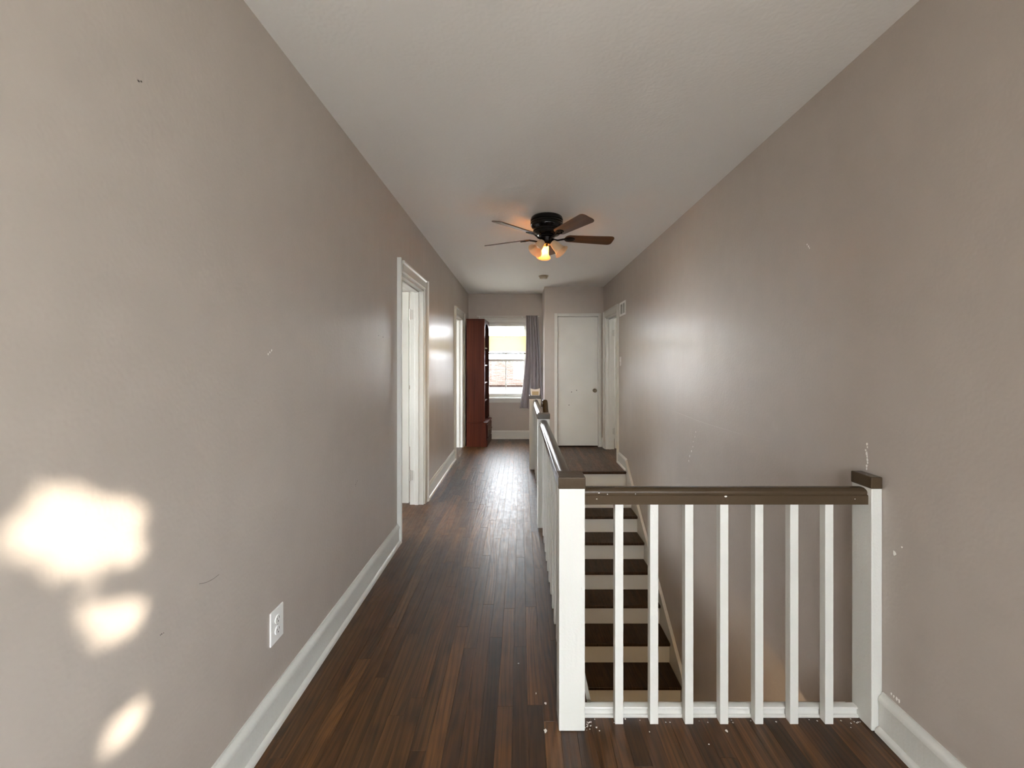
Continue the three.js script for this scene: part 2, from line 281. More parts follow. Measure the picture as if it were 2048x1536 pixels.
// ------------------------------------------------------------------ far window
function sash(parent, x0, x1, y0, y1, z, mx, bottom = 0.045) {
  const s = 0.042, t = 0.034, sg = mesh('sash', [rb(x0, x0 + s, y0, y1, z - t, z, 0.003), rb(x1 - s, x1, y0, y1, z - t, z, 0.003), rb(x0 + s, x1 - s, y0, y0 + bottom, z - t, z, 0.003), rb(x0 + s, x1 - s, y1 - 0.038, y1, z - t, z, 0.003)], MAT.white, parent);
  const lo = y0 + bottom, hi = y1 - 0.038;
  if (mx !== undefined) {
    mesh('muntin', rb(mx - 0.008, mx + 0.008, lo, hi, z - t + 0.004, z - 0.004, 0.003), MAT.white, sg);
    mesh('pane', bx(x0 + s, mx - 0.008, lo, hi, z - 0.019, z - 0.016), MAT.glass, sg); mesh('pane', bx(mx + 0.008, x1 - s, lo, hi, z - 0.019, z - 0.016), MAT.glass, sg);
  } else mesh('pane', bx(x0 + s, x1 - s, lo, hi, z - 0.019, z - 0.016), MAT.glass, sg);
  return sg;
}
{
  const w = sgroup('window_1', 'bright double-hung window at the far end behind the bookcase and curtain', 'window');
  const { x0, x1, y0, y1 } = W1, j = 0.02;
  mesh('frame', [bx(x0, x0 + j, y0, y1, ZB, ZFAR), bx(x1 - j, x1, y0, y1, ZB, ZFAR), bx(x0 + j, x1 - j, y1 - j, y1, ZB, ZFAR), bx(x0 + j, x1 - j, y0, y0 + 0.012, ZB, ZFAR)], MAT.white, w);
  sash(w, x0 + j, x1 - j, 1.315, y1 - j, ZFAR - 0.085, -0.25);
  const lower = sash(w, x0 + j, x1 - j, y0 + 0.012, 1.352, ZFAR - 0.048, -0.25, 0.055);
  mesh('sash_lift', rb(-0.285, -0.215, y0 + 0.035, y0 + 0.05, ZFAR - 0.05, ZFAR - 0.034, 0.003), MAT.steel, lower);
  const pr = casingProfile(0.09);
  mesh('casing', sweep(pr, y1 + 0.09 - y0, [x0, y0, ZFAR], [-1, 0, 0], [0, 0, 1], [0, 1, 0]), MAT.white, w);
  mesh('casing', sweep(pr, y1 + 0.09 - y0, [x1, y0, ZFAR], [1, 0, 0], [0, 0, 1], [0, 1, 0]), MAT.white, w);
  mesh('head_casing', sweep(pr, x1 - x0, [x0, y1, ZFAR], [0, 1, 0], [0, 0, 1], [1, 0, 0]), MAT.white, w);
  mesh('window_sill', rb(x0 - 0.12, x1 + 0.12, 0.672, y0, ZFAR - 0.06, ZFAR + 0.055, 0.006), MAT.white, w);
  mesh('apron', rb(x0 - 0.09, x1 + 0.09, 0.615, 0.672, ZFAR, ZFAR + 0.016, 0.003), MAT.white, w);
}
// windows behind the camera and of the side room
{
  const w = sgroup('window_2', 'sunlit sash window in the right wall beside the photographer', 'window');
  const { z0, z1, y0, y1 } = W2, x = XR;
  mesh('frame', [bx(x, x + T, y0, y1, z0, z0 + 0.03), bx(x, x + T, y0, y1, z1 - 0.03, z1), bx(x, x + T, y0, y0 + 0.03, z0 + 0.03, z1 - 0.03), bx(x, x + T, y1 - 0.03, y1, z0 + 0.03, z1 - 0.03), bx(x + 0.02, x + T, y0 + 0.03, y1 - 0.03, 1.30, 1.36)], MAT.white, w);
  mesh('pane', bx(x + 0.07, x + 0.073, y0 + 0.03, y1 - 0.03, z0 + 0.03, 1.30), MAT.glass, w);
  mesh('pane', bx(x + 0.07, x + 0.073, y0 + 0.03, y1 - 0.03, 1.36, z1 - 0.03), MAT.glass, w);
  const pr = casingProfile(0.09);
  mesh('casing', sweep(pr, y1 - y0 + 0.18, [x, y0 - 0.09, z0], [0, 0, -1], [-1, 0, 0], [0, 1, 0]), MAT.white, w);
  mesh('casing', sweep(pr, y1 - y0 + 0.18, [x, y0 - 0.09, z1], [0, 0, 1], [-1, 0, 0], [0, 1, 0]), MAT.white, w);
  const v = sgroup('window_3', 'wide pair of sash windows in the end wall behind the photographer', 'window');
  const q = W3, zc = ZEND;
  mesh('frame', [bx(q.x0, q.x0 + 0.03, q.y0, q.y1, zc, zc + 0.15), bx(q.x1 - 0.03, q.x1, q.y0, q.y1, zc, zc + 0.15), bx(q.x0 + 0.03, q.x1 - 0.03, q.y0, q.y0 + 0.03, zc, zc + 0.15), bx(q.x0 + 0.03, q.x1 - 0.03, q.y1 - 0.03, q.y1, zc, zc + 0.15), bx(0.2, 0.25, q.y0 + 0.03, q.y1 - 0.03, zc + 0.02, zc + 0.12)], MAT.white, v);
  mesh('pane', bx(q.x0 + 0.03, 0.2, q.y0 + 0.03, q.y1 - 0.03, zc + 0.07, zc + 0.073), MAT.glass, v);
  mesh('pane', bx(0.25, q.x1 - 0.03, q.y0 + 0.03, q.y1 - 0.03, zc + 0.07, zc + 0.073), MAT.glass, v);
}

// blind inside the far window
{
  const b = thing('window_blind', 'half-raised cream slatted blind in the upper half of the far window', 'blind');
  const xa = W1.x0 + 0.024, xb = W1.x1 - 0.024, z = ZFAR - 0.020;
  const slatW = phys('white_slat', { color: lin(0.82, 0.81, 0.76), roughness: 0.7, transmission: 0.35, thickness: 0 });
  const slatY = phys('yellow_slat', { color: lin(0.92, 0.85, 0.58), roughness: 1.0, transmission: 0.22, thickness: 0 });  // lower slats: yellower and less translucent than the white ones
  mesh('head_rail', rb(xa, xb, 1.918, 1.948, z - 0.014, z + 0.014, 0.003), MAT.white, b);
  let y = 1.895, i = 0;
  while (y > 1.475) {
    const yellow = y < 1.745, g = new THREE.BoxGeometry(xb - xa, 0.0012, 0.025); g.rotateX(yellow ? 1.16 + rr(-0.05, 0.05) : 0.12); g.translate((xa + xb) / 2, y, z);
    mesh('slat', uvMetres(g), yellow ? slatY : slatW, b); y -= 0.0225; i++;
  }
  mesh('bottom_rail', rb(xa, xb, 1.440, 1.462, z - 0.013, z + 0.013, 0.003), std('backlit_rail_tone', { color: lin(0.16, 0.15, 0.09), roughness: 0.5 }), b);  // backlit darkness of the rail is put into its colour
  for (const x of [xa + 0.1, xb - 0.1]) mesh('cord', cyl(0.0012, 0.0012, 0.47, x, 1.69, z, 6), MAT.plastic, b);
}
// curtain
{
  const c = thing('curtain', 'grey pleated curtain drawn to the right side of the far window', 'curtain', [0.2, 0, ZFAR + 0.09]);
  const fab = phys('grey_curtain_cloth', { color: lin(0.40, 0.375, 0.39), roughness: 0.95, bumpMap: fabricBump, bumpScale: 0.0004, transmission: 0.25, thickness: 0 });
  const NU = 90, NV = 44, top = 2.085, bot = 0.525;
  const leftEdge = (y) => { const t = (top - y) / (top - bot); return 0.092 - 0.012 * t - 0.10 * Math.max(0, (t - 0.35) / 0.65) ** 1.5; };
  const rightEdge = (y) => { const t = (top - y) / (top - bot); return 0.292 + 0.095 * t ** 0.8; };
  const P = (u, v, off) => {
    const y = top + (bot - top) * v + 0.012 * Math.sin(u * 9) * v, l = leftEdge(y), r = rightEdge(y);
    const ph = u * Math.PI * 2 * 5.5 + 0.5 * Math.sin(v * 3 + u * 4), amp = 0.020 + 0.012 * v;
    const x = l + (r - l) * (u + 0.012 * Math.sin(ph * 2));
    return [x - 0.2, y, amp * Math.sin(ph) + 0.008 * Math.sin(u * 21 + v * 5) + off];
  };
  const pos = [], idx = [];
  for (const off of [0.0012, -0.0012]) for (let j = 0; j <= NV; j++) for (let i = 0; i <= NU; i++) pos.push(...P(i / NU, j / NV, off));
  const S = (NU + 1) * (NV + 1), at = (s, i, j) => s * S + j * (NU + 1) + i;
  for (let j = 0; j < NV; j++) for (let i = 0; i < NU; i++) { idx.push(at(0, i, j), at(0, i, j + 1), at(0, i + 1, j + 1), at(0, i, j), at(0, i + 1, j + 1), at(0, i + 1, j)); idx.push(at(1, i, j), at(1, i + 1, j + 1), at(1, i, j + 1), at(1, i, j), at(1, i + 1, j), at(1, i + 1, j + 1)); }
  for (let j = 0; j < NV; j++) for (const [i, f] of [[0, 1], [NU, 0]]) { const a = at(0, i, j), b = at(0, i, j + 1), d = at(1, i, j), e = at(1, i, j + 1); f ? idx.push(a, d, b, b, d, e) : idx.push(a, b, d, b, e, d); }
  for (let i = 0; i < NU; i++) for (const [j, f] of [[0, 0], [NV, 1]]) { const a = at(0, i, j), b = at(0, i + 1, j), d = at(1, i, j), e = at(1, i + 1, j); f ? idx.push(a, d, b, b, d, e) : idx.push(a, b, d, b, e, d); }
  const g = new THREE.BufferGeometry(); g.setAttribute('position', new THREE.Float32BufferAttribute(pos, 3)); g.setIndex(idx); g.computeVertexNormals();
  mesh('curtain_cloth', uvMetres(g), fab, c);
  const rod = thing('curtain_rod', 'thin white curtain rod along the top of the far window', 'curtain rod', [-0.2, 2.078, ZFAR + 0.045]);
  const r = new THREE.CylinderGeometry(0.007, 0.007, 1.06, 14); r.rotateZ(Math.PI / 2); r.translate(-0.01, 0, 0); mesh('rod', uvMetres(r), MAT.white, rod);
  for (const x of [-0.50, 0.23]) mesh('bracket', [bx(x - 0.008, x + 0.008, -0.02, 0.012, -0.0448, -0.037), bx(x - 0.005, x + 0.005, -0.012, -0.005, -0.040, 0.004)], MAT.white, rod);
}

// ------------------------------------------------------------------ staircase
{
  const s = thing('staircase', 'straight flight with dark worn treads and white risers going down behind the balustrade', 'staircase');
  const R = 0.1757, G = 0.254, xa = SW0 + 0.018, xb = XR - 0.022, TH = 0.028;
  mesh('landing_nosing', rb(xa, xb, -TH, 0.001, SWF - 0.05, SWF + 0.004, 0.008, 3), MAT.tread, s);
  for (let k = 0; k < 15; k++) {
    const zn = SWF + k * G;                                        // nosing of the tread above this riser
    const yTop = -k * R - TH, yBot = -(k + 1) * R;
    mesh('riser', bx(xa, xb, Math.max(yBot - 0.01, -2.7), yTop, zn - 0.045, zn - 0.026), MAT.white, s);
    if (k < 14) mesh('tread', rb(xa, xb, -(k + 1) * R - TH, -(k + 1) * R, zn - 0.06, zn + G, 0.008, 3), MAT.tread, s);
  }
  const top = (d) => 0.126 + 0.695 * (d - 5.21);
  const skirt = (x0, x1) => {
    const sh = new THREE.Shape([[-5.21, 0.126], [-5.21, -0.02], [-5.21, -0.30], [-1.0, top(1.0) - 0.52], [-1.0, top(1.0)]].map(([a, b]) => new THREE.Vector2(a, b)));
    let g = new THREE.ExtrudeGeometry(sh, { depth: x1 - x0, bevelEnabled: false }); g.applyMatrix4(M4(0, 0, 1, x0, 0, 1, 0, 0, 1, 0, 0, 0, 0, 0, 0, 1));
    // mirrored basis: flip winding
    g = g.toNonIndexed ? (g.index ? g.toNonIndexed() : g) : g; const p = g.attributes.position; const a = new THREE.Vector3(), b = new THREE.Vector3();
    for (let i = 0; i < p.count; i += 3) { a.fromBufferAttribute(p, i + 1); b.fromBufferAttribute(p, i + 2); p.setXYZ(i + 1, b.x, b.y, b.z); p.setXYZ(i + 2, a.x, a.y, a.z); }
    g.computeVertexNormals(); return uvMetres(g);
  };
  const cap = (x0, x1) => { const L = Math.hypot(4.21, 4.21 * 0.695); const g = new RoundedBoxGeometry(x1 - x0, 0.022, L, 2, 0.005); g.rotateX(Math.atan(0.695)); g.translate((x0 + x1) / 2, top(3.105) - 0.004, -3.105); return uvMetres(g); };
  const sk = mesh('skirt_board', skirt(XR - 0.020, XR - 0.002), MAT.white, s); mesh('cap_moulding', cap(XR - 0.030, XR - 0.001), MAT.white, sk);
  const sh2 = new THREE.Shape([[-5.10, -0.26], [-5.10, -0.45], [-1.0, top(1.0) - 0.52], [-1.0, top(1.0)], [-4.66, -0.26]].map(([a, b]) => new THREE.Vector2(a, b)));
  let g2 = new THREE.ExtrudeGeometry(sh2, { depth: 0.016, bevelEnabled: false }); g2.applyMatrix4(M4(0, 0, 1, SW0 + 0.001, 0, 1, 0, 0, 1, 0, 0, 0, 0, 0, 0, 1)); g2.computeVertexNormals();
  mesh('skirt_board', uvMetres(g2), MAT.white, s);
}

// flush lamp over the foot of the stairs
{
  const t = thing('flush_ceiling_lamp', 'warm round flush lamp over the foot of the stairs downstairs', 'lamp', [0.80, -0.2505, -1.15]);
  const l = (pts, m, n) => mesh(n, uvMetres(toCreasedNormals(new THREE.LatheGeometry(pts.map(([r, y]) => new THREE.Vector2(r, y)).reverse(), 32), 0.6)), m, t);
  l([[0, 0], [0.13, 0], [0.135, -0.012], [0.125, -0.025], [0, -0.025]], MAT.bronze, 'rim');
  l([[0.118, -0.024], [0.112, -0.055], [0.075, -0.085], [0, -0.098]], std('glowing_lamp_glass', { color: lin(0.8, 0.7, 0.5), emissive: lin(1.0, 0.72, 0.42), emissiveIntensity: 0.3, roughness: 0.5 }), 'lamp_glass');
  const p = new THREE.PointLight(lin(1.0, 0.70, 0.40), 0.5, 0, 2); p.position.set(0, -0.13, 0); p.castShadow = true; t.add(p);
}

// ------------------------------------------------------------------ balustrade round the stairwell
const railProfile = [[-0.031, 0], [0.031, 0], [0.031, 0.031], [0.0285, 0.0335], [0.026, 0.0345], [0.026, 0.037], [0.0275, 0.040], [0.026, 0.046], [0.021, 0.051], [0.012, 0.0545], [0, 0.0555], [-0.012, 0.0545], [-0.021, 0.051], [-0.026, 0.046], [-0.0275, 0.040], [-0.026, 0.037], [-0.026, 0.0345], [-0.0285, 0.0335], [-0.031, 0.031]];
const RAILY = 0.797, XRAIL = 0.182;
{
  const b = thing('balustrade', 'white square balusters and posts with dark brown handrail round the stair opening', 'railing');
  const newel = (x0, x1, dn, df, label) => {
    const n = mesh('newel_post', rb(x0, x1, 0.001, 0.858, -df, -dn, 0.003), MAT.white, b);
    const o = 0.0022, xr1 = x1 >= XR - 0.003 ? x1 : x1 + o;
    mesh('cap', rb(x0 - o, xr1, 0.857, 0.899, -df - o, -dn + o, 0.0035), MAT.brownPaint, n); return n;
  };
  newel(0.1355, 0.228, 1.5375, 1.630); newel(1.241, XR - 0.001, 1.5375, 1.630); newel(0.1355, 0.230, 3.417, 3.512); newel(0.108, 0.246, 5.277, 5.412);
  const rail = (geo) => mesh('handrail', geo, MAT.brownPaint, b);
  const front = rail(sweep(railProfile, 1.241 - 0.228, [0.228, RAILY, -1.583], [0, 0, -1], [0, 1, 0], [1, 0, 0]));
  rail(sweep(railProfile, 3.417 - 1.630, [XRAIL, RAILY, -3.417], [1, 0, 0], [0, 1, 0], [0, 0, 1]));
  rail(sweep(railProfile, 5.277 - 3.512, [XRAIL, RAILY, -5.277], [1, 0, 0], [0, 1, 0], [0, 0, 1]));
  const bal = new RoundedBoxGeometry(0.030, RAILY, 0.030, 1, 0.0015); bal.translate(0, RAILY / 2, 0); const balG = uvMetres(bal);
  const put = (x, z) => { const m = mesh('baluster', balG, MAT.white, b); m.position.set(x, 0.0006, z); };
  for (let i = 0; i < 7; i++) put(0.3555 + i * 0.1262, -1.582);
  for (let i = 1; i <= 12; i++) put(XRAIL, -(1.630 + i * (3.417 - 1.630) / 13));
  for (let i = 1; i <= 12; i++) put(XRAIL, -(3.512 + i * (5.277 - 3.512) / 13));
  // low curb behind the balusters, with a lip on top and a shoe strip at its foot
  const curb = [[0, 0], [0.010, 0], [0.010, 0.004], [0.005, 0.007], [0, 0.007], [0, 0.026], [0.004, 0.027], [0.005, 0.031], [0.003, 0.034], [0.0, 0.035], [-0.018, 0.035], [-0.018, 0]];
  mesh('curb', sweep(curb, 1.241 - 0.228, [0.228, 0.0006, -1.606], [0, 0, 1], [0, 1, 0], [1, 0, 0]), MAT.white, b);
  mesh('curb', sweep(curb, 3.417 - 1.665, [0.206, 0.0006, -3.417], [-1, 0, 0], [0, 1, 0], [0, 0, 1]), MAT.white, b);
  mesh('curb', sweep(curb, 5.277 - 3.512, [0.206, 0.0006, -5.277], [-1, 0, 0], [0, 1, 0], [0, 0, 1]), MAT.white, b);
  mesh('fascia', [bx(SW0 + 0.001, SW0 + 0.016, -0.27, 0.0, -5.28, -1.68), bx(SW0 + 0.016, XR - 0.03, -0.27, -0.002, -1.676, -1.663)], MAT.white, b);
  // handrail that follows the flight down from the far post
  const L = 3.6, ang = Math.atan(0.695);
  let g = extrude(railProfile, L); g = toCreasedNormals(g, 0.5); g.rotateX(ang); g.translate(0.296, 0.797, -5.24); 
  const sr = mesh('stair_handrail', uvMetres(g), MAT.brownPaint, b);
  mesh('rail_bracket', [rb(0.247, 0.300, 0.765, 0.800, -5.345, -5.235, 0.004), rb(0.265, 0.327, 0.797, 0.848, -5.345, -5.235, 0.020, 4)], MAT.brownPaint, sr);
  for (const d of [4.3, 3.2, 2.3]) mesh('rail_bracket', [rb(0.2715, 0.300, 0.795 - 0.695 * (5.24 - d) - 0.04, 0.795 - 0.695 * (5.24 - d) - 0.02, -d - 0.01, -d + 0.01, 0.003), rb(0.288, 0.304, 0.795 - 0.695 * (5.24 - d) - 0.03, 0.795 - 0.695 * (5.24 - d) + 0.012, -d - 0.008, -d + 0.008, 0.003)], MAT.bronze, sr);
  // bare spots on the front rail
  for (const [px, py, w] of [[1193.5, 998, 0.005], [1451.5, 993, 0.010], [1710, 998, 0.004], [1198, 986, 0.006], [1215, 988.5, 0.004], [1271, 988, 0.003]]) {
    const gg = new THREE.SphereGeometry(w / 2, 8, 6); gg.scale(1, 0.55, 0.18); const d = 1.552; gg.translate((px - 1041) * d / F, EYE - (py - 724) * d / F, -1.552); mesh('paint_nick', uvMetres(gg), MAT.chip, front);
  }
}
// small white open box with a beige face on the far post
{
  const t = thing('trinket_box', 'small white box with a beige front on the farthest newel post', 'box', [0.180, 0.8995, -5.325]);
  const beige = std('beige_card', { color: lin(0.50, 0.40, 0.24), roughness: 0.6 });
  const sh = new THREE.Shape(); sh.moveTo(-0.048, 0); sh.lineTo(0.048, 0); sh.lineTo(0.056, 0.083); sh.quadraticCurveTo(0, 0.056, -0.056, 0.083); sh.lineTo(-0.048, 0);
  for (const z of [-0.042, 0.036]) { const g = new THREE.ExtrudeGeometry(sh, { depth: 0.006, bevelEnabled: false }); g.translate(0, 0, z); mesh('side_panel', uvMetres(g), MAT.plastic, t); }
  for (const s of [-1, 1]) { const g = new THREE.BoxGeometry(0.006, 0.083, 0.072); g.rotateZ(-s * 0.096); g.translate(s * 0.0525, 0.0415, 0); mesh('end_panel', uvMetres(g), MAT.plastic, t); }
  mesh('base', bx(-0.048, 0.048, 0.0005, 0.006, -0.036, 0.036), MAT.plastic, t);
  mesh('front_label', rb(-0.040, 0.040, 0.004, 0.050, 0.0415, 0.046, 0.002), beige, t);
}

// ------------------------------------------------------------------ bookcase
{
  const t = thing('bookcase', 'tall narrow cherry-red bookcase with arched top against the left wall', 'bookcase', [-0.83, 0.0006, -6.70], -0.043);
  const W = 0.60, DU = 0.264, DB = 0.306, H = 1.948, HB = 0.374, th = 0.019;       // local: front +x, width towards -z
  mesh('side_panel', rb(0, DU, HB, H, -th, 0, 0.002), MAT.cherry, t); mesh('side_panel', rb(0, DU, HB, H, -W, -W + th, 0.002), MAT.cherry, t);
  mesh('back_panel', bx(0.004, 0.010, HB, H - 0.004, -W + th, -th), MAT.cherry, t);
  for (const y of [0.693, 0.98, 1.26, 1.539]) mesh('shelf', rb(0.010, DU - 0.012, y - 0.018, y, -W + th, -th, 0.002), MAT.cherry, t);
  mesh('top_panel', rb(-0.004, DU + 0.014, H, H + 0.022, -W - 0.010, 0.010, 0.004), MAT.cherry, t);
  const sh = new THREE.Shape(); const a = 0.030, hw = W - 2 * a;                     // face frame with an arch
  sh.moveTo(0, HB + 0.02); sh.lineTo(a, HB + 0.02); sh.lineTo(a, 1.80); sh.quadraticCurveTo(a + 0.03, 1.90, W / 2, 1.912); sh.quadraticCurveTo(W - a - 0.03, 1.90, W - a, 1.80); sh.lineTo(W - a, HB + 0.02); sh.lineTo(W, HB + 0.02); sh.lineTo(W, H); sh.lineTo(0, H); sh.lineTo(0, HB + 0.02);
  let g = new THREE.ExtrudeGeometry(sh, { depth: 0.016, bevelEnabled: true, bevelSize: 0.0015, bevelThickness: 0.0015, bevelSegments: 1, curveSegments: 16 }); g.rotateY(Math.PI / 2); g.translate(DU - 0.002, 0, 0);
  mesh('face_frame', uvMetres(g), MAT.cherry, t);
  mesh('base_cabinet', rb(0, DB, 0.0, HB - 0.022, -W - 0.008, 0.008, 0.003), MAT.cherry, t);
  mesh('base_top', rb(-0.002, DB + 0.016, HB - 0.022, HB, -W - 0.018, 0.018, 0.006), MAT.cherry, t);
  const dr = mesh('drawer_front', rb(DB, DB + 0.016, 0.125, HB - 0.040, -W + 0.02, -0.02, 0.005), MAT.cherry, t);
  for (const z of [-0.15, -W + 0.15]) { const k = knobGeo(); k.scale(0.45, 0.4, 0.45); k.rotateZ(-Math.PI / 2); k.translate(DB + 0.016, 0.235, z); mesh('knob', uvMetres(k), MAT.bronze, dr); }
  mesh('plinth', rb(DB, DB + 0.014, 0.0, 0.105, -W - 0.006, 0.006, 0.004), MAT.cherry, t);
}

// ------------------------------------------------------------------ ceiling fan with three glass shades
{
  const d = 3.485, cx = 0.210;
  const t = thing('ceiling_fan', 'black five-bladed ceiling fan with brown blades and three amber glass shades', 'ceiling fan', [cx, CEIL, -d]);
  const lathe = (pts, seg = 48) => { const g = new THREE.LatheGeometry(pts.map(([r, y]) => new THREE.Vector2(r, y)), seg); return uvMetres(toCreasedNormals(g, 0.7)); };
  const pts = [[0, -0.0005], [0.118, -0.0005], [0.124, -0.006], [0.128, -0.018]];
  for (let i = 0; i < 3; i++) { const y = -0.022 - i * 0.018; pts.push([0.130, y], [0.130, y - 0.011], [0.124, y - 0.013], [0.124, y - 0.017]); }
  pts.push([0.120, -0.082], [0.106, -0.092], [0.104, -0.096]);
  for (let i = 0; i < 2; i++) { const y = -0.100 - i * 0.020; pts.push([0.108, y], [0.108, y - 0.013], [0.103, y - 0.015], [0.103, y - 0.019]); }
  pts.push([0.100, -0.142], [0.078, -0.150], [0.060, -0.153], [0, -0.154]);
  mesh('motor_housing', lathe(pts.reverse()), MAT.black, t);
  const hub = mesh('switch_housing', lathe([[0.066, -0.148], [0.066, -0.160], [0.054, -0.166], [0.052, -0.196], [0.056, -0.200], [0.056, -0.210], [0.046, -0.217], [0.020, -0.220], [0, -0.221]].reverse()), MAT.black, t);
  mesh('finial', lathe([[0.010, -0.219], [0.012, -0.226], [0.007, -0.234], [0, -0.237]].reverse(), 16), MAT.bronze, hub);
  // blades
  const sh = new THREE.Shape(); const r0 = 0.150, r1 = 0.557, w0 = 0.046, w1 = 0.060;
  sh.moveTo(r0 + 0.03, -w0); sh.lineTo(r1 - 0.035, -w1); sh.quadraticCurveTo(r1 - 0.004, -w1, r1, -w1 + 0.030); sh.lineTo(r1, w1 - 0.030); sh.quadraticCurveTo(r1 - 0.004, w1, r1 - 0.035, w1); sh.lineTo(r0 + 0.03, w0); sh.quadraticCurveTo(r0, w0 * 0.8, r0, 0); sh.quadraticCurveTo(r0, -w0 * 0.8, r0 + 0.03, -w0);
  let bg = new THREE.ExtrudeGeometry(sh, { depth: 0.004, bevelEnabled: true, bevelSize: 0.0012, bevelThickness: 0.0012, bevelSegments: 1, curveSegments: 8 }); bg.rotateX(Math.PI / 2); bg.translate(0, 0.002, 0); bg = uvMetres(toCreasedNormals(bg, 0.5));
  // grain along the blade
  { const uv = bg.attributes.uv, p = bg.attributes.position; for (let i = 0; i < uv.count; i++) uv.setXY(i, p.getZ(i), p.getX(i)); }
  const tube = new THREE.TubeGeometry(new THREE.CatmullRomCurve3([[0.050, -0.012, 0], [0.085, -0.022, 0.004], [0.115, -0.014, 0], [0.150, -0.006, 0]].map((q) => new THREE.Vector3(...q))), 16, 0.0075, 8);
  const ringG = new THREE.TorusGeometry(0.026, 0.006, 8, 24); ringG.rotateX(Math.PI / 2); ringG.scale(1.5, 0.8, 0.85); ringG.translate(0.188, -0.007, 0);
  const plate = new THREE.CylinderGeometry(0.030, 0.030, 0.004, 20); plate.scale(1.5, 1, 0.9); plate.translate(0.190, -0.0045, 0);
  const iron = [uvMetres(tube), uvMetres(ringG), uvMetres(plate)];
  for (const s of [-1, 1]) { const c = new THREE.SphereGeometry(0.005, 8, 6); c.translate(0.196, -0.009, s * 0.014); iron.push(uvMetres(c)); }
  for (let k = 0; k < 5; k++) {
    const a = (-10 + 72 * k) * Math.PI / 180;
    const bl = mesh('blade', bg, MAT.blade, t); bl.rotation.order = 'YXZ'; bl.rotation.y = -a; bl.rotation.x = -15.5 * Math.PI / 180; bl.position.y = -0.163;
    mesh('blade_iron', iron, MAT.black, bl);
  }
  // shades: bell, neck at the origin, opening down -y
  const bell = (k) => [[0.024, 0], [0.026, -0.012], [0.031, -0.026], [0.035, -0.050], [0.037, -0.072], [0.042, -0.092], [0.052, -0.108], [0.060, -0.116]].map(([r, y]) => [r + k, y]);
  const prof = [...bell(0), [0.0615, -0.1185], ...bell(-0.003).reverse().map(([r, y]) => [r, y])];
  const shadeG = lathe(prof, 40);
  const amber = phys('frosted_amber_glass', { color: lin(0.86, 0.66, 0.42), roughness: 0.7, transmission: 0.35, thickness: 0, ior: 1.45 });
  const bulbOff = phys('frosted_bulb', { color: lin(0.85, 0.78, 0.66), roughness: 0.5 });
  const bulbOn = std('lit_bulb', { color: lin(0.9, 0.7, 0.3), emissive: lin(0.40, 0.22, 0.006), emissiveIntensity: 1, roughness: 0.5 });
  const bulbG = lathe([[0.0, -0.076], [0.012, -0.074], [0.020, -0.064], [0.022, -0.054], [0.018, -0.040], [0.012, -0.026], [0.012, -0.010], [0, -0.008]], 20);
  [[20, 0], [140, 0], [-100, 1]].forEach(([az, lit]) => {
    const a = az * Math.PI / 180, tilt = 0.74;
    const hold = new THREE.Group(); hold.name = 'lamp_arm'; t.add(hold); hold.rotation.order = 'YZX'; hold.rotation.y = -a; hold.rotation.z = tilt; hold.position.set(0.044 * Math.cos(a), -0.202, 0.044 * Math.sin(a));
    mesh('socket', lathe([[0.016, 0.024], [0.024, 0.018], [0.027, 0.004], [0.027, -0.008], [0.0, -0.008]].reverse(), 24), MAT.black, hold);
    mesh('lamp_shade', shadeG, amber, hold);
    mesh('bulb', bulbG, lit ? bulbOn : bulbOff, hold);
    if (lit) { const l = new THREE.PointLight(lin(1.0, 0.58, 0.15), 1.0, 0, 2); l.position.set(0, -0.056, 0); l.castShadow = true; hold.add(l); }
  });
}
// smoke detector
{
  const t = thing('smoke_detector', 'small round beige smoke detector on the ceiling beyond the fan', 'smoke detector', [(1087 - 1041) * 5.86 / F, CEIL, -5.86]);
  const l = (pts, m, n) => mesh(n, uvMetres(toCreasedNormals(new THREE.LatheGeometry(pts.map(([r, y]) => new THREE.Vector2(r, y)).reverse(), 36), 0.6)), m, t);
  const beige = std('aged_plastic', { color: lin(0.50, 0.44, 0.33), roughness: 0.5 });
  l([[0, -0.0005], [0.064, -0.0005], [0.066, -0.006], [0.060, -0.011], [0, -0.011]], beige, 'mounting_plate');
  l([[0.052, -0.010], [0.054, -0.024], [0.048, -0.036], [0.030, -0.040], [0, -0.040]], beige, 'cover');
  l([[0.018, -0.0395], [0.018, -0.043], [0, -0.044]], MAT.plastic, 'test_button');
}

